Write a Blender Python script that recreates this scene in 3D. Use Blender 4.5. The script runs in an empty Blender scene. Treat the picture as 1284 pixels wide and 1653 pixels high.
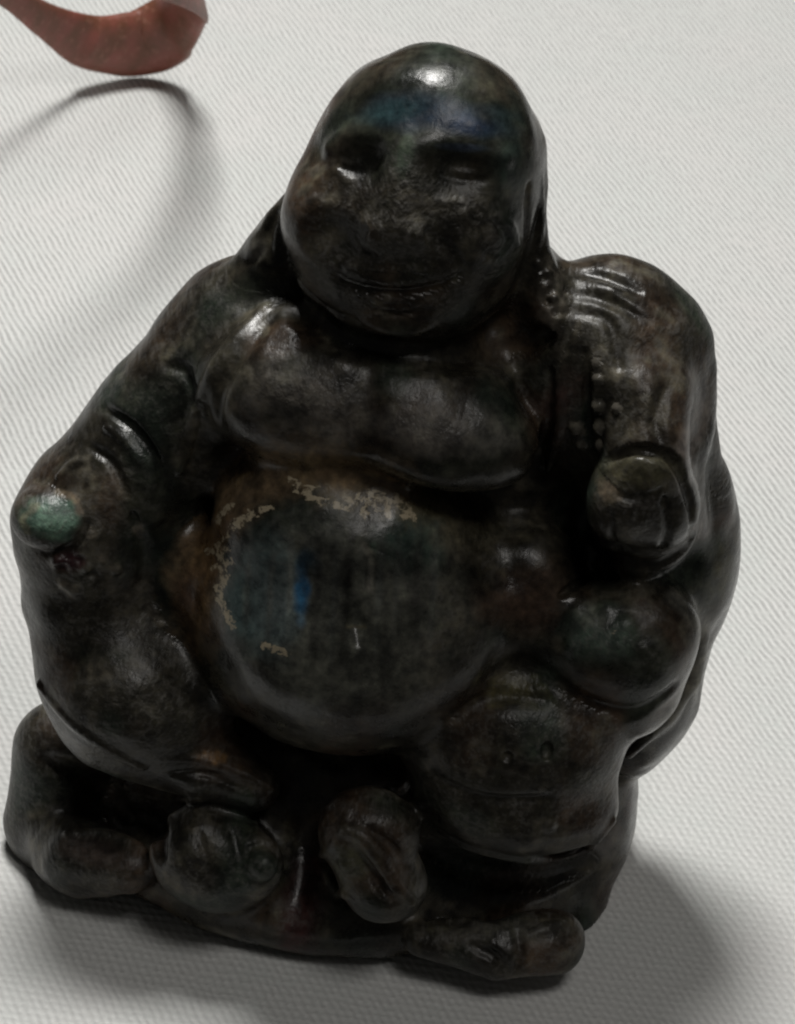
import bpy, math, random, time
import numpy as np

T0 = time.time()
random.seed(7)
S = 4.2e-5                      # metres per sculpting unit
scene = bpy.context.scene

# ------------------------------------------------------------------ camera
D = 6000.0
TH, RO = math.radians(38.0), math.radians(8.0)
BX, BY = 540.0, 1345.0          # where the middle of the figurine's base stands in a 1284 x 1653 frame
FW, FH = 1284.0, 1653.0
fwd = np.array([0.0, math.cos(TH), -math.sin(TH)])
r0 = np.array([1.0, 0.0, 0.0])
u0 = np.array([0.0, math.sin(TH), math.cos(TH)])
RV = math.cos(RO) * r0 + math.sin(RO) * u0
UV = -math.sin(RO) * r0 + math.cos(RO) * u0
CAM = -D * fwd - (BX - FW / 2) * RV - (FH / 2 - BY) * UV

cd = bpy.data.cameras.new('camera')
cam = bpy.data.objects.new('camera', cd)
scene.collection.objects.link(cam)
from mathutils import Matrix, Vector
M = Matrix((
    (RV[0], UV[0], -fwd[0], CAM[0] * S),
    (RV[1], UV[1], -fwd[1], CAM[1] * S),
    (RV[2], UV[2], -fwd[2], CAM[2] * S),
    (0, 0, 0, 1)))
cam.matrix_world = M
cd.sensor_fit = 'VERTICAL'
cd.sensor_height = 24.0
cd.lens = 24.0 * D / FH
cd.clip_start = 0.005
cd.clip_end = 20.0
cd.dof.use_dof = True
cd.dof.focus_distance = (D - 380) * S
cd.dof.aperture_fstop = 110.0
scene.camera = cam

# ------------------------------------------------------------------ light
scene.view_settings.view_transform = 'Standard'
scene.view_settings.look = 'None'
scene.view_settings.exposure = 0.0
scene.view_settings.gamma = 1.0
try:
    scene.cycles.filter_width = 2.2
except Exception:
    pass
w = bpy.data.worlds.new('World')
scene.world = w
w.use_nodes = True
w.node_tree.nodes['Background'].inputs['Color'].default_value = (0.90, 0.87, 0.82, 1)
w.node_tree.nodes['Background'].inputs['Strength'].default_value = 0.033


def area(name, loc, target, size, power, color):
    l = bpy.data.lights.new(name, 'AREA')
    l.shape = 'RECTANGLE'
    l.size, l.size_y = size
    l.energy = power
    l.color = color
    o = bpy.data.objects.new(name, l)
    scene.collection.objects.link(o)
    o.location = Vector(loc)
    o.rotation_euler = (Vector(target) - Vector(loc)).to_track_quat('-Z', 'Y').to_euler()
    return o


area('ceiling_lamp', (-0.050, 0.112, 0.33), (0.0, 0.02, 0.02), (0.085, 0.062), 1.05, (1.0, 0.985, 0.955))
area('front_fill', (0.09, -0.15, 0.42), (0.0, 0.0, 0.03), (0.13, 0.10), 0.30, (1.0, 0.97, 0.93))  # soft fill added in front to brighten belly and chest; source unseen


# ------------------------------------------------------------------ sculpting field
H = 4.0
LO = np.array([-690.0, -480.0, -20.0])
HI = np.array([690.0, 380.0, 1480.0])
N = np.ceil((HI - LO) / H).astype(int) + 1
F = np.full(N, 400.0, np.float32)
LAB = np.zeros(N, np.uint8)
AX = [(LO[i] + H * np.arange(N[i])).astype(np.float32) for i in range(3)]
LABELS = {}


def ray(X, Y):
    d = fwd * D + (X - FW / 2) * RV + (FH / 2 - Y) * UV
    return d / np.linalg.norm(d)


def P(X, Y, y):
    """the point of the scene seen at (X, Y) in the frame that lies y units behind the middle of the base"""
    d = ray(X, Y)
    return CAM + d * ((y - CAM[1]) / d[1])


def PZ(X, Y, z):
    d = ray(X, Y)
    return CAM + d * ((z - CAM[2]) / d[2])


def project(p):
    q = np.asarray(p) - CAM
    dep = q @ fwd
    return FW / 2 + D * (q @ RV) / dep, FH / 2 - D * (q @ UV) / dep


def mag(p):
    return D / ((np.asarray(p) - CAM) @ fwd)


def window(lo, hi):
    a = np.clip(np.floor((np.asarray(lo) - LO) / H).astype(int), 0, N - 1)
    b = np.clip(np.ceil((np.asarray(hi) - LO) / H).astype(int) + 1, 1, N)
    sl = tuple(slice(a[i], max(b[i], a[i] + 1)) for i in range(3))
    g = (AX[0][sl[0]][:, None, None], AX[1][sl[1]][None, :, None], AX[2][sl[2]][None, None, :])
    return sl, g


def smin(a, b, k):
    h = np.maximum(k - np.abs(a - b), 0) / k
    return np.minimum(a, b) - h * h * k * 0.25


def rotm(rx=0, ry=0, rz=0):
    from mathutils import Euler
    return np.array(Euler((math.radians(rx), math.radians(ry), math.radians(rz)), 'XYZ').to_matrix())


def d_ell(g, c, r, R):
    x, y, z = g[0] - c[0], g[1] - c[1], g[2] - c[2]
    k0 = 0
    k1 = 0
    for i in range(3):
        q = (x * R[0, i] + y * R[1, i] + z * R[2, i])
        k0 = k0 + (q / r[i]) ** 2
        k1 = k1 + (q / r[i] ** 2) ** 2
    k0 = np.sqrt(k0)
    k1 = np.sqrt(k1) + 1e-9
    return (k0 * (k0 - 1.0) / k1).astype(np.float32)


def d_seg(g, a, b, ra, rb):
    ba = b - a
    L = max(float(ba @ ba), 1e-6)
    x, y, z = g[0] - a[0], g[1] - a[1], g[2] - a[2]
    t = np.clip((x * ba[0] + y * ba[1] + z * ba[2]) / L, 0, 1)
    d = np.sqrt((x - t * ba[0]) ** 2 + (y - t * ba[1]) ** 2 + (z - t * ba[2]) ** 2)
    return (d - (ra + (rb - ra) * t)).astype(np.float32)


def put(lab, sl, d, k, op):
    global F
    f = F[sl]
    if op == 'add':
        m = d < f
        LAB[sl][m] = LABELS.setdefault(lab, len(LABELS) + 1)
        F[sl] = smin(f, d, k)
    elif op == 'cut':
        F[sl] = -smin(-f, d, k)
        if lab:
            m = (d < k * .4) & (np.abs(F[sl]) < 12)
            LAB[sl][m] = LABELS.setdefault(lab, len(LABELS) + 1)


def ell(lab, c, r, rot=(0, 0, 0), k=30, op='add'):
    R = rotm(*rot)
    r = np.asarray(r, float)
    m = np.sqrt(((R * r) ** 2).sum(1)) + k + 60
    sl, g = window(c - m, c + m)
    put(lab, sl, d_ell(g, c, r, R), k, op)


def chain(lab, pts, rad, k=20, op='add'):
    pts = [np.asarray(p, float) for p in pts]
    if not hasattr(rad, '__len__'):
        rad = [rad] * len(pts)
    m = max(rad) + k + 25
    if op == 'add':
        m += 20
    lo = np.min(pts, 0) - m
    hi = np.max(pts, 0) + m
    sl, g = window(lo, hi)
    d = None
    for i in range(len(pts) - 1):
        e = d_seg(g, pts[i], pts[i + 1], rad[i], rad[i + 1])
        d = e if d is None else np.minimum(d, e)
    put(lab, sl, d, k, op)


def surf(X, Y):
    """first point of the sculpture along the line of sight through (X, Y)"""
    d = ray(X, Y)
    ts = np.arange(D - 1600, D + 800, 2.5)
    p = CAM + ts[:, None] * d
    idx = np.round((p - LO) / H).astype(int)
    ok = ((idx >= 0) & (idx < N)).all(1)
    idx = np.clip(idx, 0, N - 1)
    v = np.where(ok, F[idx[:, 0], idx[:, 1], idx[:, 2]], 999)
    h = np.nonzero(v < 0)[0]
    if len(h) == 0:
        j = int(np.argmin(v))
        return p[j]
    return p[h[0]]


def smooth_pts(xy, n=4):
    """Catmull-Rom through the given (X, Y) points"""
    xy = np.asarray(xy, float)
    q = np.vstack([2 * xy[0] - xy[1], xy, 2 * xy[-1] - xy[-2]])
    out = []
    for i in range(1, len(q) - 2):
        for t in np.linspace(0, 1, n, endpoint=False):
            a, b, c, d = q[i - 1], q[i], q[i + 1], q[i + 2]
            out.append(0.5 * ((2 * b) + (c - a) * t + (2 * a - 5 * b + 4 * c - d) * t * t + (3 * b - a - 3 * c + d) * t ** 3))
    out.append(xy[-1])
    return out


def stroke(lab, xy, r, op='cut', lift=0.0, k=8, n=4):
    """a groove cut along, or a ridge laid on, the surface; lift raises the line towards the viewer"""
    sp = smooth_pts(xy, n)
    ts = np.array([np.linalg.norm(surf(X, Y) - CAM) for X, Y in sp])
    for _ in range(3):                                          # even out the depth along the line
        q = np.concatenate([ts[:1], ts, ts[-1:]])
        avg = (q[:-2] + q[1:-1] + q[2:]) / 3
        ts = np.where(np.abs(avg - ts) < 18, avg, ts)
    pts = [CAM + ray(X, Y) * (t - lift) for (X, Y), t in zip(sp, ts)]
    m = len(pts)
    t = np.linspace(0, 1, m)
    if hasattr(r, '__len__'):
        rad = list(np.interp(t, np.linspace(0, 1, len(r)), r))
    else:
        rad = list(r * (0.55 + 0.45 * np.sin(np.pi * np.clip(t, .04, .96))))
    chain(lab, pts, rad, k, op)


def ball(lab, X, Y, r, sink=0.5, k=10, op='add', sq=None):
    """a small boss on the surface"""
    p = surf(X, Y) + ray(X, Y) * r * sink
    if sq is None:
        sq = (1, 1, 1)
    ell(lab, p, (r * sq[0], r * sq[1], r * sq[2]), (0, 0, 0), k, op)


def E(lab, X, Y, y, r, rot=(0, 0, 0), k=30, op='add'):
    p = P(X, Y, y)
    ell(lab, p, np.asarray(r, float) / mag(p), rot, k, op)


def C(lab, pts, rad, k=30, op='add'):
    q = [P(*a) for a in pts]
    chain(lab, q, [r / mag(p) for r, p in zip(rad, q)], k, op)


# ---- the big masses (frame X, frame Y, depth behind the middle of the base)
# plinth and seat
ell('base', np.array([-25., -15., 60.]), (424, 300, 122), k=10)
E('base', 560, 1270, 30, (430, 250, 250), k=60)
E('robe', 640, 900, 110, (420, 200, 430), k=60)                 # back and body
E('robe', 650, 640, 90, (350, 165, 260), k=60)
# cloth sack behind the right side
E('sack', 1048, 900, 70, (147, 150, 230), (0, 0, 0), k=40)
E('sack', 1030, 1100, 40, (105, 140, 170), (0, 0, 0), k=50)
E('sack', 945, 1310, 40, (85, 150, 160), (0, 0, 0), k=50)
E('sack', 900, 1470, -60, (85, 120, 105), k=40)
# shoulders and upper arms
E('sleeve', 975, 580, 60, (160, 150, 178), k=60)
C('sleeve', [(990, 600, 40), (1030, 720, 0), (1040, 840, -60)], [135, 105, 90], k=40)
C('sleeve', [(1085, 560, 70), (1108, 690, 60), (1120, 800, 50)], [55, 46, 50], k=40)
E('sleeve', 415, 545, 70, (135, 130, 142), k=60)
C('sleeve', [(392, 545, 50), (262, 700, 0), (150, 835, -60)], [118, 126, 118], k=40)
C('sleeve', [(150, 835, -60), (155, 960, -90), (180, 1050, -120)], [125, 122, 120], k=40)
# chest
E('chest', 600, 590, -50, (190, 80, 95), k=60)
E('chest', 465, 640, -78, (138, 98, 108), (0, 15, 0), k=50)
E('chest', 720, 695, -112, (156, 96, 88), (0, 12, 0), k=50)
E('chest', 600, 650, -95, (200, 85, 86), k=60)
# belly
E('belly', 565, 985, -105, (268, 225, 245), k=24)
E('belly', 610, 945, -80, (245, 195, 220), k=40)
E('robe', 850, 960, -90, (95, 100, 130), k=40)
E('robe', 300, 930, -80, (70, 90, 120), k=40)
E('belly', 540, 840, -120, (190, 140, 120), k=50)
# legs
E('leg', 215, 1100, -150, (158, 150, 130), (0, 20, 10), k=35)
C('leg', [(200, 1150, -170), (330, 1225, -210), (410, 1268, -225)], [105, 66, 44], k=40)
E('leg', 830, 1190, -170, (185, 140, 150), (0, -10, 0), k=35)
E('leg', 835, 1275, -200, (165, 120, 92), (0, 0, 0), k=30)
# forearm and hands
C('sleeve', [(1040, 640, -40), (1045, 740, -110)], [80, 70], k=30)
C('hand', [(1000, 800, -130), (1068, 800, -110)], [52, 52], k=44)
C('hand', [(1008, 832, -145), (1068, 832, -125)], [48, 46], k=40)
E('knee', 985, 1040, -145, (100, 92, 106), k=50)
E('knee', 1050, 1040, -130, (82, 95, 100), k=40)
E('knee', 1010, 1110, -130, (90, 90, 80), k=40)
# feet
E('foot', 345, 1385, -275, (104, 85, 86), (0, 10, 0), k=30)
E('foot', 415, 1395, -300, (42, 46, 54), (0, 0, 0), k=20)
E('foot', 595, 1345, -280, (80, 75, 75), (0, 25, 0), k=30)
E('foot', 620, 1415, -300, (75, 80, 62), (0, 25, 0), k=20)
# hem of the robe, left and right
C('hem', [(75, 1340, -120), (130, 1385, -220), (210, 1400, -260)], [58, 66, 44], k=25)
C('hem', [(105, 1210, -60), (85, 1320, -110)], [85, 72], k=30)
C('hem', [(680, 1520, -300), (800, 1535, -300), (890, 1520, -265)], [30, 50, 52], k=18)
# head
E('head', 698, 258, 60, (183, 175, 190), (8, 12, 0), k=20)
E('head', 655, 362, 20, (192, 165, 148), (0, 8, 0), k=60)
E('head', 648, 432, 0, (165, 135, 80), k=50)
E('robe', 680, 520, 100, (180, 120, 120), k=40)
# ears
C('ear', [(858, 235, 70), (860, 330, 55), (862, 410, 35), (886, 505, 0)], [16, 24, 28, 30], k=18)
C('robe', [(800, 400, 90), (850, 440, 70), (890, 500, 60)], [70, 60, 60], k=40)
C('ear', [(512, 270, 80), (482, 338, 60), (440, 402, 45)], [16, 36, 38], k=24)
C('robe', [(470, 400, 70), (420, 450, 50)], [50, 50], k=30)
C('robe', [(530, 340, 110), (460, 410, 90)], [70, 60], k=40)

# ------------------------------------------------------------------ hand-carved unevenness
rs = np.random.RandomState(3)


def lattice(L):
    """smooth random field on the whole grid, trilinear between nodes L apart"""
    n = [int(math.ceil((HI[i] - LO[i]) / L)) + 3 for i in range(3)]
    a = rs.uniform(-1, 1, n).astype(np.float32)
    for ax in range(3):
        q = (AX[ax] - LO[ax]) / L
        i = np.floor(q).astype(int)
        f = (q - i).astype(np.float32)
        f = f * f * (3 - 2 * f)
        sh = [1, 1, 1]
        sh[ax] = -1
        f = f.reshape(sh)
        a = np.take(a, i, ax) * (1 - f) + np.take(a, i + 1, ax) * f
    return a


for L, A in ((150, 5.5), (75, 3.5), (36, 2.2)):
    F += A * lattice(L)

# ------------------------------------------------------------------ carved details
# face, worn and shallow: sockets, brows, eyes, nose, cheeks, mouth, chin
ball('head', 582, 256, 40, sink=-.58, k=34, op='cut')
ball('head', 750, 272, 46, sink=-.58, k=34, op='cut')
stroke('brow', [(535, 240), (575, 218), (620, 224)], 12, 'add', lift=-7, k=20)
stroke('brow', [(692, 238), (745, 234), (812, 256)], 12, 'add', lift=-7, k=20)
ball('eye', 578, 262, 24, sink=.9, k=10, sq=(1.4, 1, .55))
ball('eye', 744, 274, 26, sink=.82, k=10, sq=(1.5, 1, .55))
stroke('head', [(545, 268), (578, 276), (610, 272)], 4.5, 'cut', lift=2, k=6)
stroke('head', [(705, 280), (746, 290), (792, 290)], 4.5, 'cut', lift=2, k=6)
chain('nose', [surf(657, 240) + ray(657, 240) * 14, surf(648, 310) + ray(648, 310) * 9, surf(640, 362) + ray(640, 362) * 6], [15, 21, 28], k=34)
ball('nose', 606, 372, 20, sink=.5, k=14)
ball('nose', 672, 376, 20, sink=.5, k=14)
ball('cheek', 535, 352, 64, sink=.95, k=44)
ball('cheek', 740, 372, 66, sink=.95, k=44)
stroke('cheek', [(545, 278), (560, 290), (572, 296)], 5, 'add', lift=-3, k=7)
stroke('cheek', [(696, 326), (722, 324), (748, 327)], 5, 'add', lift=-3, k=7)
ball('cheek', 748, 344, 8, sink=.5, k=5)
ball('cheek', 506, 320, 8, sink=.5, k=5)
stroke('head', [(592, 372), (562, 400), (545, 440)], 8, 'cut', lift=3, k=12)
stroke('head', [(690, 378), (730, 410), (752, 452)], 8, 'cut', lift=3, k=12)
stroke('head', [(800, 356), (820, 385), (812, 408), (788, 410)], 7, 'cut', lift=2, k=7)
stroke('head', [(793, 346), (822, 364), (836, 396)], 7, 'add', lift=-2, k=8)
ball('head', 525, 388, 34, sink=-.5, k=26, op='cut')
stroke('lip', [(565, 430), (620, 448), (690, 440)], 7, 'add', lift=-3, k=14)
stroke('mouth', [(540, 448), (580, 466), (640, 474), (700, 466), (740, 446)], [3, 5, 7, 5, 3], 'cut', lift=2.5, k=9)
stroke('lip', [(580, 478), (630, 492), (690, 486)], 6, 'add', lift=-3.5, k=9)
stroke('head', [(605, 500), (650, 508), (695, 500)], 5, 'cut', lift=2, k=6)
ball('chin', 640, 512, 34, sink=.75, k=16, sq=(1.5, 1, .6))
stroke('head', [(480, 455), (525, 497), (580, 520)], 6, 'cut', lift=1, k=6)
# ears: inner hollow and the rough lobes
stroke('ear', [(872, 290), (872, 360), (862, 410)], 8, 'add', lift=-3, k=6)
stroke('ear', [(852, 300), (852, 360), (845, 410)], 7, 'cut', lift=2, k=7)
for q in [(868, 425), (885, 440), (880, 462), (893, 480), (886, 502), (899, 515), (893, 530), (902, 495), (872, 448)]:
    ball('ear', q[0], q[1], 8 + 3 * random.random(), sink=.3, k=4)
for q in [(878, 450), (890, 470), (897, 505), (884, 488)]:
    ball('ear', q[0], q[1], 6, sink=-.2, k=3, op='cut')
stroke('ear', [(398, 425), (415, 412), (428, 375)], 7, 'cut', lift=2, k=5)
stroke('ear', [(445, 345), (432, 380), (436, 420)], 8, 'cut', lift=1, k=7)
# neck shadow groove and the edges of the robe on the chest
stroke('robe', [(480, 500), (560, 550), (680, 575), (800, 570), (880, 540)], 18, 'cut', lift=2, k=24)
stroke('robe', [(330, 640), (345, 600), (385, 545), (425, 500)], 10, 'add', lift=-4, k=14)
stroke('robe', [(352, 690), (360, 620), (400, 560), (440, 510)], 8, 'cut', lift=4, k=14)
stroke('robe', [(290, 760), (310, 690), (330, 620)], 9, 'add', lift=-2, k=10)
stroke('robe', [(885, 760), (905, 690), (910, 610), (930, 540)], 9, 'add', lift=-1, k=10)
stroke('robe', [(865, 740), (885, 680), (890, 600)], 8, 'cut', lift=2, k=9)
# fold under the chest
stroke('chest', [(590, 610), (588, 660), (575, 710)], 14, 'cut', lift=10, k=30)
# navel and the cracks of the belly
stroke('navel', [(574, 985), (576, 1010), (579, 1035)], [8, 17, 9], 'cut', lift=3, k=9)
stroke('belly', [(585, 880), (600, 905), (596, 960), (588, 1000)], 8, 'cut', lift=2.5, k=6)
stroke('belly', [(600, 885), (640, 905), (655, 940)], 3, 'cut', lift=1.5, k=3)
for t in np.linspace(0, 6.28, 9)[:-1]:
    ball('belly', 768 + 11 * math.cos(t), 878 + 11 * math.sin(t), 4, sink=.2, k=3)
# knob on the elbow, and the creases of the sleeve
ball('knob', 84, 836, 56, sink=.55, k=8, sq=(1.1, 1, .85))
stroke('sleeve', [(28, 868), (70, 895), (120, 880), (140, 845)], 8, 'cut', lift=1, k=6)
stroke('sleeve', [(160, 655), (215, 690), (255, 750), (265, 800)], 8, 'cut', lift=2, k=8)
stroke('sleeve', [(172, 690), (205, 715), (225, 748)], 7, 'add', lift=0, k=6)
stroke('sleeve', [(95, 770), (120, 748), (140, 742)], 7, 'add', lift=0, k=6)
stroke('sleeve', [(135, 715), (180, 745), (205, 800)], 7, 'cut', lift=2, k=8)
stroke('sleeve', [(265, 590), (300, 600), (315, 660)], 8, 'cut', lift=2, k=10)
stroke('sleeve', [(215, 830), (235, 900), (230, 960)], 8, 'cut', lift=2, k=10)
for q in [(165, 905), (188, 920), (104, 942), (118, 950), (225, 950), (250, 985), (262, 1010), (140, 915), (95, 905)]:
    ball('sleeve', q[0], q[1], 7 + 5 * random.random(), sink=.35, k=5)
for q in [(110, 900), (128, 905), (100, 918), (150, 930)]:
    ball('sleeve', q[0], q[1], 9, sink=-.2, k=5, op='cut')
# shoulder drapery and its beads
stroke('sleeve', [(905, 432), (960, 440), (1030, 468)], 9, 'cut', lift=3, k=10)
stroke('sleeve', [(915, 470), (970, 480), (1050, 520)], 8, 'cut', lift=3, k=10)
stroke('sleeve', [(925, 500), (985, 520), (1000, 590)], 8, 'cut', lift=3, k=10)
stroke('sleeve', [(1080, 620), (1060, 680), (1075, 730)], 10, 'cut', lift=3, k=12)
nb = 0
for X, Y, r in [(962, 585, 9), (964, 612, 9), (966, 655, 11), (970, 690, 12), (970, 718, 10), (932, 690, 13), (938, 716, 9), (996, 660, 8)]:
    nb += 1
    ball('bead#%d' % nb, X, Y, r, sink=.25, k=3)
stroke('robe', [(945, 570), (948, 640), (952, 730)], 7, 'cut', lift=2, k=6)
# edge of the robe running down the right side
C('edge', [(1132, 600, 60), (1126, 690, 20), (1106, 755, -20), (1118, 835, -20), (1122, 920, -10)], [18, 26, 24, 22, 14], k=22)
C('edge', [(1092, 968, -50), (1126, 1030, -45), (1116, 1095, -55), (1078, 1155, -80), (1015, 1215, -120)], [14, 19, 17, 15, 10], k=18)
# hand
stroke('hand', [(975, 745), (1030, 728), (1085, 745), (1112, 800), (1118, 870)], 9, 'cut', lift=1, k=7)
stroke('hand', [(1035, 768), (1036, 800), (1030, 850)], 4, 'cut', lift=2, k=8)
stroke('hand', [(1000, 800), (1030, 806), (1070, 790)], 5, 'cut', lift=1.5, k=6)
stroke('hand', [(1070, 800), (1078, 850), (1065, 890)], 4.5, 'cut', lift=2, k=8)
stroke('hand', [(985, 830), (990, 870), (1000, 900)], 4.5, 'cut', lift=2, k=8)
stroke('hand', [(955, 885), (1000, 905), (1060, 915), (1105, 890)], 13, 'cut', lift=2, k=16)
stroke('knee', [(905, 960), (950, 935), (1000, 938)], 7, 'cut', lift=2, k=8)
stroke('knee', [(905, 1110), (960, 1140), (1030, 1150), (1090, 1110)], 8, 'cut', lift=3, k=16)
for q in [(935, 995), (960, 1015), (980, 985), (1010, 1010), (930, 1040), (1040, 1050), (975, 1045)]:
    ball('knee', q[0], q[1], 15, sink=.75, k=8)
# the leg on the right: rolled rim, pit and hollow below it
stroke('leg', [(712, 1342), (770, 1370), (880, 1387), (950, 1365), (990, 1325)], 9, 'add', lift=0, k=7)
stroke('hem', [(690, 1370), (770, 1405), (880, 1420), (950, 1400)], 16, 'cut', lift=3, k=22)
stroke('leg', [(700, 1255), (780, 1290), (880, 1290)], 7, 'cut', lift=3, k=12)
stroke('leg', [(730, 1160), (800, 1125), (880, 1130)], 8, 'cut', lift=3, k=14)
ball('leg', 883, 1212, 13, sink=.1, k=3, op='cut', sq=(.75, 1, 1.3))
ball('leg', 820, 1222, 9, sink=-.1, k=5, op='cut')
ball('leg', 886, 1330, 11, sink=.4, k=4)
# the leg on the left: its rim, the folds over the foot
stroke('leg', [(62, 1105), (110, 1160), (170, 1205), (230, 1240)], 8, 'add', lift=-1, k=7)
stroke('leg', [(260, 1225), (330, 1228), (395, 1250), (440, 1275)], 7, 'add', lift=0, k=6)
stroke('leg', [(280, 1250), (340, 1250), (400, 1278)], 7, 'cut', lift=1, k=6)
stroke('leg', [(200, 1270), (260, 1290), (330, 1288)], 7, 'add', lift=0, k=8)
stroke('hem', [(210, 1310), (250, 1330), (260, 1380)], 18, 'cut', lift=0, k=16)
stroke('hem', [(80, 1230), (150, 1260), (210, 1320)], 16, 'cut', lift=2, k=18)
stroke('hem', [(110, 1345), (170, 1345), (225, 1368), (240, 1400)], 9, 'add', lift=-1, k=8)
# toes
for t in np.linspace(0, 6.28, 13):
    pass
stroke('foot', [(395, 1390), (405, 1368), (430, 1362), (448, 1385), (446, 1412), (425, 1428), (402, 1420), (395, 1390)], 8, 'cut', lift=1, k=5)
ball('toe', 424, 1396, 24, sink=.45, k=4)
stroke('foot', [(408, 1315), (414, 1345), (412, 1362)], 6, 'add', lift=0, k=5)
stroke('foot', [(370, 1330), (385, 1375), (388, 1430)], 7, 'cut', lift=3, k=8)
stroke('foot', [(320, 1340), (335, 1390), (345, 1440)], 6, 'cut', lift=3, k=8)
stroke('foot', [(510, 1385), (535, 1370), (555, 1345), (562, 1310), (590, 1285)], 8, 'add', lift=-1, k=7)
stroke('toe', [(560, 1340), (590, 1355), (615, 1390), (640, 1430), (665, 1455)], [10, 13, 14, 13, 9], 'add', lift=-1, k=7)
stroke('foot', [(575, 1375), (595, 1400), (620, 1440), (640, 1458)], 8, 'cut', lift=2, k=6)
stroke('foot', [(600, 1340), (635, 1370), (670, 1420)], 8, 'cut', lift=2, k=7)
stroke('foot', [(515, 1395), (540, 1430), (575, 1455)], 8, 'add', lift=-1, k=7)
ball('toe', 562, 1392, 16, sink=.4, k=5)
ball('leg', 642, 1264, 17, sink=.3, k=6)
# the cleft between the feet
stroke('base', [(490, 1330), (488, 1400), (475, 1480)], 14, 'cut', lift=9, k=34)
# toe-like end of the hem on the right
stroke('hem', [(668, 1500), (740, 1490), (820, 1505)], 10, 'add', lift=-1, k=8)
stroke('hem', [(850, 1512), (880, 1500), (905, 1490)], 9, 'add', lift=-1, k=8)
stroke('hem', [(760, 1525), (800, 1545), (815, 1575)], 9, 'cut', lift=2, k=9)
stroke('hem', [(835, 1505), (840, 1540), (830, 1570)], 7, 'cut', lift=2, k=9)

# flat underside standing on the cloth
F[:, :, :] = np.maximum(F, (0.0 - AX[2])[None, None, :])


# ------------------------------------------------------------------ surface nets
def surface_nets(F):
    s = F < 0
    nx, ny, nz = s.shape
    c = np.zeros((nx - 1, ny - 1, nz - 1), np.uint8)
    for dx in (0, 1):
        for dy in (0, 1):
            for dz in (0, 1):
                c += s[dx:nx - 1 + dx, dy:ny - 1 + dy, dz:nz - 1 + dz]
    act = (c > 0) & (c < 8)
    ids = np.argwhere(act)
    vid = np.full(act.shape, -1, np.int32)
    vid[act] = np.arange(len(ids), dtype=np.int32)
    i, j, k = ids.T
    acc = np.zeros((len(ids), 3))
    cnt = np.zeros(len(ids))
    cor = [(a, b, e) for a in (0, 1) for b in (0, 1) for e in (0, 1)]
    val = {q: F[i + q[0], j + q[1], k + q[2]].astype(float) for q in cor}
    for q in cor:
        for ax in range(3):
            if q[ax] == 0:
                q2 = list(q)
                q2[ax] = 1
                q2 = tuple(q2)
                a, b = val[q], val[q2]
                m = (a < 0) != (b < 0)
                t = np.where(m, a / np.where(m, a - b, 1), 0)
                p = np.tile(np.array(q, float), (len(ids), 1))
                p[:, ax] += t
                acc[m] += p[m]
                cnt[m] += 1
    v = LO + (ids + acc / cnt[:, None]) * H
    faces = []
    for ax in range(3):
        u_, v_ = (ax + 1) % 3, (ax + 2) % 3
        sl0 = [slice(1, -1)] * 3
        sl1 = [slice(1, -1)] * 3
        sl0[ax] = slice(0, -1)
        sl1[ax] = slice(1, None)
        a, b = s[tuple(sl0)], s[tuple(sl1)]
        for flip in (False, True):
            e = np.argwhere((a & ~b) if not flip else (~a & b))
            off = np.array([1, 1, 1])
            off[ax] = 0
            e = e + off
            if len(e) == 0:
                continue
            quad = []
            for du, dv in ((-1, -1), (0, -1), (0, 0), (-1, 0)):
                q = e.copy()
                q[:, u_] += du
                q[:, v_] += dv
                quad.append(vid[q[:, 0], q[:, 1], q[:, 2]])
            q = np.stack(quad, 1)
            faces.append(q if not flip else q[:, ::-1])
    return v, np.concatenate(faces), ids


V, Q, IDS = surface_nets(F)
print('mesh', len(V), len(Q), 'sec', round(time.time() - T0, 1))
NAMES = {b: a for a, b in LABELS.items()}


def vertex_normals():
    n = np.zeros_like(V)
    a = V[Q[:, 2]] - V[Q[:, 0]]
    b = V[Q[:, 3]] - V[Q[:, 1]]
    fn = np.cross(a, b)
    for i in range(4):
        np.add.at(n, Q[:, i], fn)
    return n / (np.linalg.norm(n, axis=1, keepdims=True) + 1e-12)


VN = vertex_normals()
vlab = LAB[IDS[:, 0], IDS[:, 1], IDS[:, 2]]


# ------------------------------------------------------------------ materials
def newmat(name):
    m = bpy.data.materials.new(name)
    m.use_nodes = True
    nt = m.node_tree
    return m, nt, nt.nodes['Principled BSDF']


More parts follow.
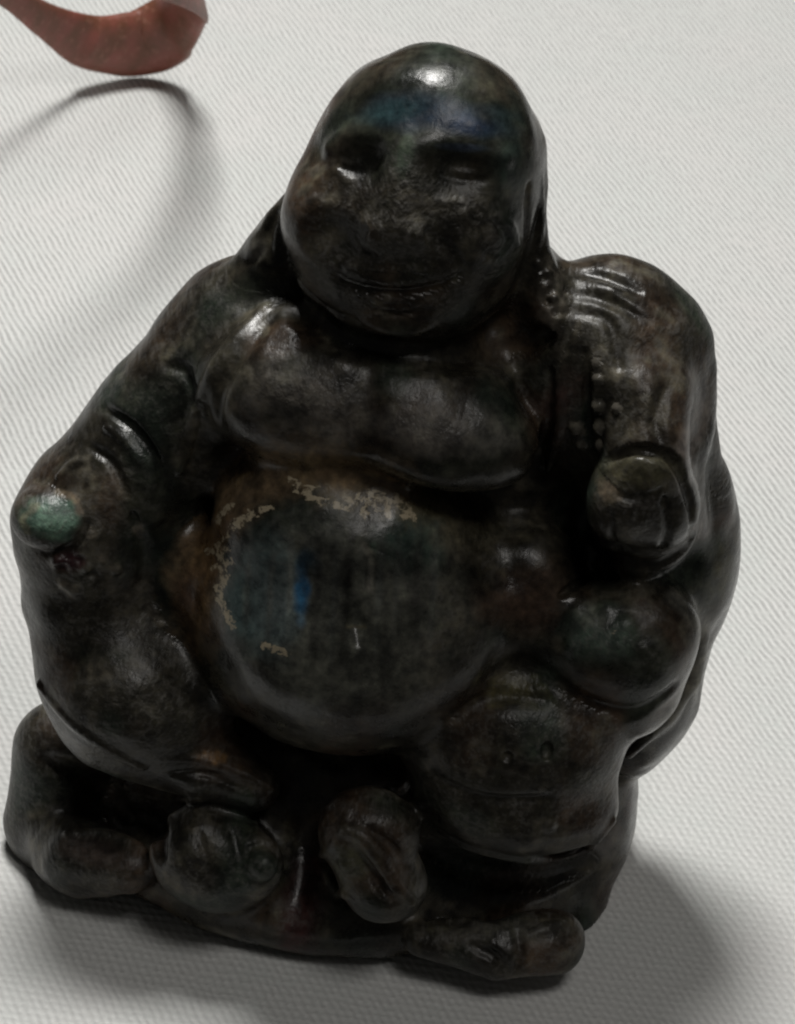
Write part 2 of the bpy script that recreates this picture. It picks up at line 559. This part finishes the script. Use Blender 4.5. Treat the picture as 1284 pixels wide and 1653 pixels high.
class NG:
    """a few shorthands for building node trees"""

    def __init__(self, nt):
        self.nt = nt

    def node(self, t, **kw):
        n = self.nt.nodes.new(t)
        for k, v in kw.items():
            setattr(n, k, v)
        return n

    def link(self, a, b):
        self.nt.links.new(a, b)

    def put(self, sock, v):
        if hasattr(v, 'is_output'):
            self.link(v, sock)
        else:
            sock.default_value = v

    def math(self, op, a, b=0.0, c=0.0):
        n = self.node('ShaderNodeMath', operation=op)
        self.put(n.inputs[0], a)
        self.put(n.inputs[1], b)
        self.put(n.inputs[2], c)
        return n.outputs[0]

    def coords(self):
        """object coordinates in sculpting units"""
        t = self.node('ShaderNodeTexCoord')
        v = self.node('ShaderNodeVectorMath', operation='SCALE')
        self.link(t.outputs['Object'], v.inputs[0])
        v.inputs['Scale'].default_value = 1.0 / S
        return v.outputs[0]

    def noise(self, co, size, detail=3.0, rough=0.55, stretch=None):
        if stretch:
            m = self.node('ShaderNodeMapping')
            self.link(co, m.inputs['Vector'])
            m.inputs['Rotation'].default_value = stretch[0]
            m.inputs['Scale'].default_value = stretch[1]
            co = m.outputs[0]
        n = self.node('ShaderNodeTexNoise')
        self.link(co, n.inputs['Vector'])
        n.inputs['Scale'].default_value = 1.0 / size
        n.inputs['Detail'].default_value = detail
        n.inputs['Roughness'].default_value = rough
        return n.outputs['Fac']

    def ramp(self, f, a, b, lo=0.0, hi=1.0):
        n = self.node('ShaderNodeMapRange')
        self.put(n.inputs['Value'], f)
        n.inputs['From Min'].default_value = a
        n.inputs['From Max'].default_value = b
        n.inputs['To Min'].default_value = lo
        n.inputs['To Max'].default_value = hi
        return n.outputs[0]

    def mix(self, f, a, b, mode='MIX'):
        n = self.node('ShaderNodeMix', data_type='RGBA', blend_type=mode)
        self.put(n.inputs[0], f)
        for s_, v in ((n.inputs[6], a), (n.inputs[7], b)):
            self.put(s_, v if hasattr(v, 'is_output') else (*v, 1.0))
        return n.outputs[2]

    def bump(self, h, strength, dist, normal=None):
        n = self.node('ShaderNodeBump')
        n.inputs['Strength'].default_value = strength
        n.inputs['Distance'].default_value = dist * S
        self.link(h, n.inputs['Height'])
        if normal is not None:
            self.link(normal, n.inputs['Normal'])
        return n.outputs[0]


# the stone: near-black feldspar with mineral patches and some painted light carried by the vertices
STONE, nt, bs = newmat('polished_dark_stone')
g = NG(nt)
co = g.coords()
at = g.node('ShaderNodeAttribute', attribute_name='mineral_light')
wr = g.node('ShaderNodeAttribute', attribute_name='wear')
mot = g.noise(co, 70, 5, 0.62)
mot2 = g.noise(co, 16, 4, 0.6)
veins = g.noise(co, 34, 3, 0.6, ((0.5, 0.3, 0.8), (1, 1, 0.22)))
c1 = g.mix(g.ramp(mot, 0.38, 0.70), (0.62, 0.60, 0.56), (2.2, 2.1, 1.9))
c2 = g.mix(g.ramp(mot2, 0.35, 0.75), (0.6, 0.6, 0.6), (1.6, 1.58, 1.5))
c3 = g.mix(g.ramp(veins, 0.55, 0.78), (0.95, 0.95, 0.95), (1.5, 1.55, 1.45))
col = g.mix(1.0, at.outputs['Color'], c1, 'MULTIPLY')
col = g.mix(1.0, col, c2, 'MULTIPLY')
col = g.mix(1.0, col, c3, 'MULTIPLY')
fk = g.node('ShaderNodeAttribute', attribute_name='fleck')
f1 = g.noise(co, 11, 5, 0.75, ((0.3, 0.5, 0.6), (1, 0.35, 1)))
f2 = g.noise(co, 9, 3, 0.65, ((0.3, -0.5, -0.5), (0.3, 1, 1)))
fm = g.math('MAXIMUM', g.ramp(g.math('ADD', f1, g.math('MULTIPLY', fk.outputs['Fac'], 0.30)), 0.77, 0.84), g.ramp(g.math('ADD', f2, g.math('MULTIPLY', fk.outputs['Fac'], 0.30)), 0.80, 0.87))
fm = g.math('MULTIPLY', fm, g.ramp(fk.outputs['Fac'], 0.02, 0.3))
scr = g.noise(co, 7, 2, 0.5, ((0.2, 0.9, 0.5), (1, 0.16, 1)))
scr2 = g.noise(co, 10, 3, 0.6, ((0.4, 0.2, -0.7), (0.2, 1, 1)))
sc = g.math('MULTIPLY', g.math('MAXIMUM', g.ramp(scr, 0.51, 0.64), g.ramp(scr2, 0.53, 0.66)), g.math('MULTIPLY', wr.outputs['Fac'], 0.75))
sc = g.math('MULTIPLY', sc, g.ramp(mot, 0.36, 0.58))
col = g.mix(sc, col, (0.135, 0.128, 0.116))
col = g.mix(fm, col, (0.46, 0.39, 0.27))
g.link(col, bs.inputs['Base Color'])
rg = g.math('ADD', g.ramp(mot, 0.35, 0.7, 0.17, 0.36), g.math('MULTIPLY', wr.outputs['Fac'], 0.26))
rg = g.math('ADD', rg, g.ramp(scr, 0.45, 0.7, 0.0, 0.10))
g.link(rg, bs.inputs['Roughness'])
bs.inputs['Specular IOR Level'].default_value = 0.34
bs.inputs['IOR'].default_value = 1.52
hh = g.math('ADD', g.math('MULTIPLY', g.noise(co, 26, 4, 0.6), 1.0), g.math('MULTIPLY', g.math('MULTIPLY', scr, wr.outputs['Fac']), 1.1))
hh = g.math('MULTIPLY', hh, g.math('ADD', 0.35, wr.outputs['Fac']))
b1 = g.bump(hh, 0.5, 5.0)
b2 = g.bump(g.noise(co, 5, 3, 0.6), 0.22, 1.3, b1)
g.link(b2, bs.inputs['Normal'])

# the cloth
CLOTH, nt, bs = newmat('white_woven_cotton')
g = NG(nt)
co = g.coords()
wob = g.node('ShaderNodeTexNoise')
g.link(co, wob.inputs['Vector'])
wob.inputs['Scale'].default_value = 1 / 60
wob.inputs['Detail'].default_value = 3
vm = g.node('ShaderNodeVectorMath', operation='MULTIPLY_ADD')
g.link(wob.outputs['Color'], vm.inputs[0])
vm.inputs[1].default_value = (12, 12, 0)
g.link(co, vm.inputs[2])
sx = g.node('ShaderNodeSeparateXYZ')
g.link(vm.outputs[0], sx.inputs[0])
x, y = sx.outputs[0], sx.outputs[1]
PX, PY = 14.5, 15.0


def wave(t):
    return g.math('MULTIPLY_ADD', g.math('SINE', g.math('MULTIPLY', t, 2 * math.pi)), 0.5, 0.5)


diag = wave(g.math('ADD', g.math('MULTIPLY', x, 1 / PX), g.math('MULTIPLY', y, 1 / 27.0)))
rows = g.math('MULTIPLY', wave(g.math('MULTIPLY', y, 1 / PY)), g.ramp(g.noise(co, 15, 2, 0.6), 0.3, 0.6, 0.25, 1.0))
cols = wave(g.math('MULTIPLY', x, 1 / 13.0))
n1 = g.noise(co, 22, 3, 0.6)
n2 = g.noise(co, 9, 2, 0.6)
n3 = g.noise(co, 260, 2, 0.5)
amt = g.ramp(n1, 0.30, 0.62, 0.25, 1.0)
grid = g.math('MULTIPLY', rows, cols)
near = g.ramp(y, -100, 900, 0.0, 1.0)
hgt = g.math('ADD', g.math('MULTIPLY', g.math('MULTIPLY', diag, amt), g.ramp(near, 0, 1, 0.35, 1.0)),
             g.math('MULTIPLY', g.math('ADD', rows, grid), g.ramp(near, 0, 1, 0.32, 0.12)))
hgt = g.math('ADD', hgt, g.math('MULTIPLY', n2, 0.6))
tone = g.mix(g.ramp(n3, 0.35, 0.65), (0.715, 0.735, 0.715), (0.755, 0.75, 0.735))
tone = g.mix(g.ramp(n1, 0.3, 0.75), tone, (0.78, 0.785, 0.77))
gap = g.math('MULTIPLY', g.ramp(hgt, 0.25, 1.15, 0.86, 1.03), g.ramp(g.math('MULTIPLY', g.math('MULTIPLY', g.math('SUBTRACT', 1.0, diag), amt), g.ramp(near, 0, 1, 0.45, 1.0)), 0.1, 0.9, 1.03, 0.74))  # shade between the threads painted darker, beyond what the bump gives
tone = g.mix(1.0, tone, g.node('ShaderNodeCombineColor').outputs[0], 'MULTIPLY')
cc = nt.nodes[-1] if False else [n for n in nt.nodes if n.bl_idname == 'ShaderNodeCombineColor'][0]
for i in range(3):
    g.link(gap, cc.inputs[i])
g.link(tone, bs.inputs['Base Color'])
bs.inputs['Roughness'].default_value = 0.92
bs.inputs['Specular IOR Level'].default_value = 0.2
g.link(g.bump(hgt, 0.6, 3.6), bs.inputs['Normal'])

# the bangle
BROWN, nt, bs = newmat('reddish_brown_stone')
g = NG(nt)
co = g.coords()
m1 = g.noise(co, 55, 5, 0.6)
m2 = g.noise(co, 14, 4, 0.6)
colb = g.mix(g.ramp(m1, 0.38, 0.66), (0.17, 0.066, 0.036), (0.27, 0.083, 0.062))
colb = g.mix(g.ramp(m2, 0.55, 0.8), colb, (0.36, 0.17, 0.12))
g.link(colb, bs.inputs['Base Color'])
bs.inputs['Roughness'].default_value = 0.5
g.link(g.bump(m2, 0.4, 4.0), bs.inputs['Normal'])


# ------------------------------------------------------------------ minerals, wear and some painted light, per vertex
def vnoise(p, L, seed):
    """smooth value noise in 0..1"""
    q = p / L + 100.0
    i = np.floor(q).astype(np.int64)
    f = q - i
    f = f * f * (3 - 2 * f)
    out = 0
    for c in range(8):
        o = np.array([c & 1, c >> 1 & 1, c >> 2 & 1])
        n = i + o
        h = (n[:, 0] * 374761393 + n[:, 1] * 668265263 + n[:, 2] * 2147483647 + seed * 1274126177) & 0xFFFFFFFF
        h = ((h ^ (h >> 13)) * 1274126177) & 0xFFFFFFFF
        h = ((h ^ (h >> 16)) & 0xFFFF) / 65535.0
        wgt = np.prod(np.where(o, f, 1 - f), axis=1)
        out = out + h * wgt
    return out


qv = V - CAM
dep = qv @ fwd
VX = FW / 2 + D * (qv @ RV) / dep
VY = FH / 2 - D * (qv @ UV) / dep
front = np.clip(-(VN * (qv / np.linalg.norm(qv, axis=1, keepdims=True))).sum(1) * 4, 0, 1)
nz1 = vnoise(V, 60, 1) * .6 + vnoise(V, 24, 2) * .4
nz2 = vnoise(V, 30, 3) * .5 + vnoise(V, 12, 4) * .5
nz3 = vnoise(V, 9, 5) * .6 + vnoise(V, 5, 6) * .4
COL = np.tile(np.array([0.020, 0.0188, 0.0155]), (len(V), 1))
WEAR = np.zeros(len(V))
FLECK = np.zeros(len(V))
lab_id = {n: [i for i, m in NAMES.items() if m.split('#')[0] == n] for n in {m.split('#')[0] for m in NAMES.values()}}


def only(*names):
    ids = [i for n in names for i in lab_id.get(n, [])]
    return np.isin(vlab, ids)


def spot(X, Y, rx, ry, rot=0, soft=0.5, rag=0.9, noise=None):
    """weight of a ragged mineral patch"""
    a = math.radians(rot)
    u = ((VX - X) * math.cos(a) + (VY - Y) * math.sin(a)) / rx
    v = (-(VX - X) * math.sin(a) + (VY - Y) * math.cos(a)) / ry
    d = np.sqrt(u * u + v * v) + ((nz1 if noise is None else noise) - 0.5) * rag
    return np.clip((1 - d) / soft, 0, 1) * front


def line_w(xy, wd, rag=0.8, noise=None):
    pts = np.array(smooth_pts(xy, 4))
    best = np.full(len(V), 1e9)
    box = (VX > pts[:, 0].min() - wd * 2) & (VX < pts[:, 0].max() + wd * 2) & (VY > pts[:, 1].min() - wd * 2) & (VY < pts[:, 1].max() + wd * 2)
    ii = np.nonzero(box)[0]
    px, py = VX[ii], VY[ii]
    b = np.full(len(ii), 1e9)
    for p, q in zip(pts, pts[1:]):
        ba = q - p
        t = np.clip(((px - p[0]) * ba[0] + (py - p[1]) * ba[1]) / max(ba @ ba, 1e-6), 0, 1)
        b = np.minimum(b, np.hypot(px - p[0] - t * ba[0], py - p[1] - t * ba[1]))
    best[ii] = b
    return np.clip(1.5 * (1 - best / wd - ((nz2 if noise is None else noise) - 0.5) * rag), 0, 1) * front


def tint(wt, rgb, amount=1.0, mask=None):
    wt = wt * amount
    if mask is not None:
        wt = wt * mask
    COL[:] = COL * (1 - wt[:, None]) + np.array(rgb) * wt[:, None]


def wear(wt, amount=1.0, mask=None):
    if mask is not None:
        wt = wt * mask
    np.maximum(WEAR, wt * amount, out=WEAR)


# general mottling
tint(np.clip((nz1 - .52) * 4, 0, 1), (0.034, 0.033, 0.026), .7)
tint(np.clip((vnoise(V, 90, 9) - .50) * 4, 0, 1), (0.042, 0.028, 0.020), .75)
tint(np.clip((vnoise(V, 34, 19) * .6 + vnoise(V, 13, 20) * .4 - .58) * 7, 0, 1), (0.062, 0.058, 0.048), .75)
tint(np.clip((vnoise(V, 70, 11) - .6) * 4, 0, 1), (0.016, 0.028, 0.024), .6)
# forehead
hd = only('head', 'brow', 'eye', 'nose', 'cheek')
tint(spot(700, 190, 190, 130, 0, .5, .5), (0.016, 0.021, 0.018), .85, hd)
tint(spot(700, 185, 125, 40, 4, .6, .7), (0.018, 0.030, 0.052), .95, hd)
tint(spot(760, 205, 90, 22, 8, .6, .7), (0.013, 0.024, 0.055), .8, hd)
tint(spot(640, 180, 70, 24, -8, .6, .7), (0.02, 0.045, 0.055), .8, hd)
tint(spot(745, 238, 60, 9, 3, .6, .6), (0.035, 0.05, 0.085), .8, hd)
tint(spot(820, 260, 60, 120, 0, .8, .8), (0.012, 0.026, 0.026), .7, hd)
tint(spot(655, 250, 18, 40, 15, .6, .6), (0.04, 0.055, 0.045), .8, hd)  # greenish highlight on the nose bridge, painted lighter
# belly: brown iron stain round the polished flash
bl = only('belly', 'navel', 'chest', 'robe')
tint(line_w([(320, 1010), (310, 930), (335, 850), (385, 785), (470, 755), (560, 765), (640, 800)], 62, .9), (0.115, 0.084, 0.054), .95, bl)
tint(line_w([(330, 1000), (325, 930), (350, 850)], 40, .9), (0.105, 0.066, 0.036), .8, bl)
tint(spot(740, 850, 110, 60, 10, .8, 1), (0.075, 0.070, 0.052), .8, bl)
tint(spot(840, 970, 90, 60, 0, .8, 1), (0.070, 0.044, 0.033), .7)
tint(spot(560, 985, 215, 200, 0, .35, .35), (0.072, 0.077, 0.072), .9, only('belly', 'navel'))  # whole belly painted paler, in place of light it misses
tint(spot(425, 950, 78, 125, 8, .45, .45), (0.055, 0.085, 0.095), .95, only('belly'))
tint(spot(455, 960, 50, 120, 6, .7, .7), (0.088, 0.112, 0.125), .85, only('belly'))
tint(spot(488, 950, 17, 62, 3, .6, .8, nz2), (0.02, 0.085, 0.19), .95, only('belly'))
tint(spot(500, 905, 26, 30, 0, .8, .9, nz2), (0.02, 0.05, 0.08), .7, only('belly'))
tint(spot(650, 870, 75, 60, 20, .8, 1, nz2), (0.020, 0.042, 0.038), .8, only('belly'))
for X_, rx_, c_, a_ in [(400, 9, .055, .6), (437, 8, .070, .7), (468, 7, .075, .7), (512, 10, .030, .7), (540, 8, .055, .6), (562, 14, .020, .8), (612, 9, .060, .6), (640, 8, .050, .5), (672, 12, .030, .6), (700, 8, .055, .5)]:  # stone streaks; the darkest paints shade around the navel
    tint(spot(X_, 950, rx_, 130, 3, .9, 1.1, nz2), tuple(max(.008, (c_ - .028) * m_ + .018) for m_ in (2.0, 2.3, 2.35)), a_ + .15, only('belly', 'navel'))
# pale scratches along the rim of the flash
for q in [[(352, 880), (362, 930), (352, 965)], [(335, 890), (370, 886)], [(345, 915), (376, 905)], [(350, 950), (372, 1005)], [(362, 985), (376, 1012)],
          [(366, 870), (385, 840), (425, 818)], [(385, 850), (410, 828), (440, 820)], [(425, 1040), (452, 1052)], [(440, 1048), (465, 1056)],
          [(480, 790), (510, 806)], [(500, 800), (545, 818)], [(520, 812), (575, 822)], [(580, 800), (610, 822)], [(595, 792), (640, 815)],
          [(620, 800), (628, 830)], [(640, 800), (655, 835)], [(655, 815), (668, 838)], [(560, 805), (590, 830)], [(350, 840), (372, 815)], [(470, 775), (500, 790)]]:
    np.maximum(FLECK, line_w(q, 12.5, .5, nz3) * bl, out=FLECK)
np.maximum(FLECK, spot(618, 812, 62, 26, 12, .9, .9, nz3) * bl * .9, out=FLECK)
np.maximum(FLECK, spot(530, 785, 80, 24, 8, .9, .9, nz3) * bl * .6, out=FLECK)
np.maximum(FLECK, line_w([(322, 1000), (318, 930), (345, 850), (400, 790)], 40, .6) * bl * .35, out=FLECK)
tint(spot(600, 815, 120, 34, 10, .8, 1.2, nz3), (0.085, 0.075, 0.050), .8, bl)
for q in [[(588, 880), (600, 905), (597, 950)]]:
    tint(line_w(q, 8, .7, nz3), (0.15, 0.15, 0.14), .9, bl)
tint(line_w([(560, 1012), (590, 1012)], 4, .6, nz3), (0.08, 0.075, 0.06), .9)
# chest: dulled, pinkish grey, with the highlight on the right painted in
tint(spot(500, 640, 150, 75, 10, .8, .9), (0.105, 0.098, 0.092), .95, only('chest', 'robe'))
tint(spot(715, 690, 120, 55, 10, .8, .9), (0.13, 0.124, 0.122), .95, only('chest', 'robe'))
wear(spot(500, 640, 170, 90, 10, .7, .9), .8)
wear(spot(715, 690, 130, 60, 10, .7, .9), .8)
tint(spot(905, 640, 50, 60, 0, .8, 1), (0.050, 0.026, 0.026), .8)
# knob
tint(spot(82, 838, 58, 44, -10, .4, .6, nz2), (0.070, 0.125, 0.105), .95, only('knob', 'sleeve'))
tint(spot(70, 842, 26, 22, 0, .6, .8, nz2), (0.115, 0.195, 0.165), .8, only('knob'))
tint(line_w([(45, 855), (38, 840), (60, 815)], 8, 1, nz3), (0.16, 0.16, 0.12), .7, only('knob'))
tint(line_w([(95, 795), (120, 805), (128, 825)], 9, 1, nz3), (0.16, 0.13, 0.10), .8, only('knob', 'sleeve'))
tint(spot(112, 905, 30, 18, 0, .7, 1, nz2), (0.06, 0.025, 0.035), .8)
for q in [(165, 905), (188, 920), (104, 942), (118, 950), (225, 945), (245, 985), (255, 1005), (225, 855), (150, 862)]:
    tint(spot(q[0], q[1], 15, 13, 0, .7, 1.2, nz3), (0.13, 0.12, 0.105), .8)
tint(spot(235, 960, 60, 90, -20, .9, 1.3, nz2), (0.055, 0.052, 0.046), .7, only('sleeve', 'leg'))
tint(spot(300, 960, 30, 50, 0, .9, 1), (0.075, 0.042, 0.03), .7)
# right hand, knee and leg
tint(spot(1030, 765, 75, 34, 0, .7, .9), (0.085, 0.082, 0.056), .9, only('hand', 'sleeve'))
tint(spot(985, 790, 25, 24, 0, .7, 1, nz3), (0.12, 0.10, 0.08), .8, only('hand'))
tint(spot(970, 1020, 85, 60, 10, .7, .9), (0.055, 0.080, 0.072), .9, only('knee'))
tint(spot(960, 1000, 45, 26, 10, .8, 1.3, nz3), (0.13, 0.145, 0.135), .8, only('knee'))  # broken highlight on the knee, put into the colour
tint(spot(830, 1115, 70, 34, 5, .8, 1.1, nz2), (0.075, 0.070, 0.036), .9)
tint(spot(1170, 930, 20, 50, 0, .8, 1), (0.04, 0.036, 0.012), .8)
tint(line_w([(1142, 625), (1128, 690), (1105, 745), (1118, 800), (1125, 850)], 26, .6), (0.105, 0.095, 0.095), .9, only('edge', 'sleeve', 'sack'))  # reflection along the robe edge, painted as a paler band
tint(line_w([(1090, 965), (1118, 990), (1140, 1035), (1128, 1085), (1098, 1140), (1040, 1195)], 20, .6), (0.10, 0.10, 0.093), .9, only('edge', 'sack', 'knee'))  # lower edge: its rim reflection painted on likewise
tint(spot(345, 1222, 26, 12, 12, .7, 1.2, nz3), (0.17, 0.10, 0.045), .9)
tint(spot(150, 1375, 85, 26, 12, .8, 1), (0.055, 0.043, 0.040), .9, only('hem'))  # pinkish hem, its lit top painted paler
tint(spot(790, 1502, 130, 22, 0, .7, .9), (0.050, 0.050, 0.047), .9, only('hem'))
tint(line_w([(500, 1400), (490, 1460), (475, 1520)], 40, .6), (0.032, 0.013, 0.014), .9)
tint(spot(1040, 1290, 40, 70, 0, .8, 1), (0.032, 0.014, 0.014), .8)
tint(spot(555, 1395, 60, 60, 0, .8, 1, nz2), (0.042, 0.047, 0.033), .8, only('foot', 'toe'))
tint(only('bead').astype(float), (0.075, 0.072, 0.066), .9)
tint(spot(890, 490, 28, 90, -8, .8, 1.3, nz3), (0.085, 0.078, 0.072), .8, only('ear', 'sleeve', 'robe'))
tint(spot(412, 402, 22, 22, 0, .7, .8), (0.06, 0.06, 0.058), .9)
for q in [(165, 905), (188, 920), (104, 942), (118, 950), (225, 945), (245, 985), (255, 1005), (225, 855), (890, 480), (895, 520), (905, 560), (985, 790), (960, 1005), (995, 1015)]:
    np.maximum(FLECK, spot(q[0], q[1], 20, 18, 0, .9, .8, nz3) * .38, out=FLECK)
wear(np.clip((nz1 - .5) * 3, 0, 1), .5, 1 - .7 * hd)
wear(spot(980, 1020, 120, 90, 0, .8, 1), .6)
wear(spot(1030, 820, 100, 100, 0, .8, 1), .6)
wear(spot(640, 385, 230, 165, 0, .4, .5), .75, hd)
wear(only('knob').astype(float), .6)
wear(only('foot', 'toe', 'hem').astype(float), .5)
wear(only('sleeve', 'leg').astype(float) * np.clip(nz1 * 1.4, 0, 1), .6)
wear(only('belly').astype(float) * np.clip((nz1 - .35) * 2, 0, 1), .45)


# ------------------------------------------------------------------ build
def make_mesh(name, mask, mat, parent):
    q = Q[mask]
    used = np.unique(q)
    rm = np.full(len(V), -1, np.int32)
    rm[used] = np.arange(len(used))
    me = bpy.data.meshes.new(name)
    me.vertices.add(len(used))
    me.vertices.foreach_set('co', (V[used] * S).astype(np.float32).ravel())
    me.loops.add(len(q) * 4)
    me.loops.foreach_set('vertex_index', rm[q].ravel())
    me.polygons.add(len(q))
    me.polygons.foreach_set('loop_start', np.arange(len(q)) * 4)
    me.polygons.foreach_set('use_smooth', np.ones(len(q), bool))
    me.update(calc_edges=True)
    a = me.attributes.new('mineral_light', 'FLOAT_COLOR', 'POINT')
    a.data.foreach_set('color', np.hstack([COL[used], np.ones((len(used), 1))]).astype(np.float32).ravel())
    a = me.attributes.new('wear', 'FLOAT', 'POINT')
    a.data.foreach_set('value', WEAR[used].astype(np.float32))
    a = me.attributes.new('fleck', 'FLOAT', 'POINT')
    a.data.foreach_set('value', FLECK[used].astype(np.float32))
    me.normals_split_custom_set_from_vertices(VN[used].tolist())
    me.materials.append(mat)
    o = bpy.data.objects.new(name, me)
    scene.collection.objects.link(o)
    o.parent = parent
    return o


fig = bpy.data.objects.new('stone_figurine', None)
scene.collection.objects.link(fig)
fig['label'] = 'dark polished stone figurine of a seated pot-bellied bald man on white cloth'
fig['category'] = 'figurine'
fl = vlab[Q[:, 0]]
PARENT_OF = {'brow': 'head', 'eye': 'head', 'nose': 'head', 'cheek': 'head', 'mouth': 'head', 'lip': 'head', 'chin': 'head', 'ear': 'head',
             'navel': 'belly', 'toe': 'foot', 'knob': 'sleeve', 'bead': 'robe'}
labs = [l for l in np.unique(fl)]
objs = {}
for lab in labs:
    n = NAMES.get(lab, 'body#0').split('#')[0]
    if n not in PARENT_OF:
        objs[n] = make_mesh(n, fl == lab, STONE, fig)
for lab in labs:
    n = NAMES.get(lab, 'body#0').split('#')[0]
    if n in PARENT_OF:
        make_mesh(n, fl == lab, STONE, objs[PARENT_OF[n]])


# cloth: one sheet with slow, low waves, level under the figurine
def link_mesh(name, verts, faces, mat, smooth=True):
    me = bpy.data.meshes.new(name)
    me.from_pydata([tuple(float(c) * S for c in v) for v in verts], [], faces)
    me.materials.append(mat)
    if smooth:
        me.polygons.foreach_set('use_smooth', np.ones(len(me.polygons), bool))
    o = bpy.data.objects.new(name, me)
    scene.collection.objects.link(o)
    return o


nx_, ny_ = 140, 260
gx = np.linspace(-4200, 4200, nx_)
gy = np.linspace(-2400, 6500, ny_)
GX, GY = np.meshgrid(gx, gy)
flat = np.stack([GX.ravel(), GY.ravel(), np.zeros(GX.size)], 1)
zz = (vnoise(flat, 420, 21) - .5) * 26 + (vnoise(flat, 170, 22) - .5) * 7
rr = np.hypot(GX.ravel() / 640, GY.ravel() / 520)
zz = zz * np.clip((rr - .95) / .8, 0, 1) - 1.0
flat[:, 2] = zz
edge = -640.0                                                   # unseen near edge, added so the cloth turns down and reflects less light
over = np.clip(edge - flat[:, 1], 0, None)
flat[:, 1] = np.where(over > 0, edge - 90 * (1 - np.exp(-over / 90)), flat[:, 1])
flat[:, 2] = np.where(over > 0, zz - over * np.clip(over / 220, 0, 1), zz)
fc = [(j * nx_ + i, j * nx_ + i + 1, (j + 1) * nx_ + i + 1, (j + 1) * nx_ + i) for j in range(ny_ - 1) for i in range(nx_ - 1)]
cl = link_mesh('tablecloth', flat, fc, CLOTH)
cl['label'] = 'white woven cotton cloth spread flat under the dark figurine'
cl['category'] = 'tablecloth'

# bangle: a broad flat ribbon of brown stone bent into a long loop, one end on the cloth, the rest raised
nodes = [  # point of the cloth below it (frame X, Y), height, half width, lean of the width inwards
    (235, 130, 95, 82, 0.06), (274, 144, 158, 66, 0.12), (294, 190, 285, 62, 0.25), (288, 285, 430, 62, 0.3), (225, 400, 620, 56, 0.3),
    (80, 505, 790, 52, 0.3), (-80, 590, 900, 48, 0.3), (-260, 600, 920, 44, 0.1), (-330, 450, 800, 34, 0.0), (-190, 330, 560, 26, 0.0),
    (-25, 240, 375, 26, 0.0), (58, 190, 235, 34, 0.0), (130, 152, 130, 56, 0.0), (190, 135, 97, 74, 0.0)]
ctr = np.array([list(PZ(a, b, 0)[:2]) + [c] for a, b, c, *_ in nodes])
hw = np.array([n[3] for n in nodes], float)
lean = np.array([n[4] for n in nodes])
K = 10


def loopspline(a):
    a = np.asarray(a, float)
    out = []
    m = len(a)
    for i in range(m):
        p, q, r_, s_ = a[i - 1], a[i], a[(i + 1) % m], a[(i + 2) % m]
        for t in np.linspace(0, 1, K, endpoint=False):
            out.append(0.5 * (2 * q + (r_ - p) * t + (2 * p - 5 * q + 4 * r_ - s_) * t * t + (3 * q - p - 3 * r_ + s_) * t ** 3))
    return np.array(out)


ctr, hw, lean = loopspline(ctr), loopspline(hw), loopspline(lean)
mid = ctr.mean(0)
vs, fs = [], []
SEG = 14
m = len(ctr)
for i in range(m):
    tan = ctr[(i + 1) % m] - ctr[i - 1]
    tan /= np.linalg.norm(tan)
    inw = mid - ctr[i]
    inw[2] = 0
    inw /= np.linalg.norm(inw)
    wd = np.array([0, 0, 1.0]) * (1 - lean[i]) + inw * lean[i]
    wd -= tan * (wd @ tan)
    wd /= np.linalg.norm(wd)
    th = np.cross(tan, wd)
    for k in range(SEG):
        a = 2 * math.pi * k / SEG
        ca, sa = math.cos(a), math.sin(a)
        e = lambda v: math.copysign(abs(v) ** 1.0, v)
        vs.append(ctr[i] + wd * hw[i] * e(ca) + th * (4 + hw[i] * .1 + (10 if i < 2 * K or i > 12 * K else 0)) * e(sa))
    for k in range(SEG):
        fs.append((i * SEG + k, i * SEG + (k + 1) % SEG, ((i + 1) % m) * SEG + (k + 1) % SEG, ((i + 1) % m) * SEG + k))
bg = link_mesh('bangle', vs, fs, BROWN)
bg['label'] = 'reddish-brown curved band raised over the white cloth behind the figurine'
bg['category'] = 'bangle'
print('done', round(time.time() - T0, 1))
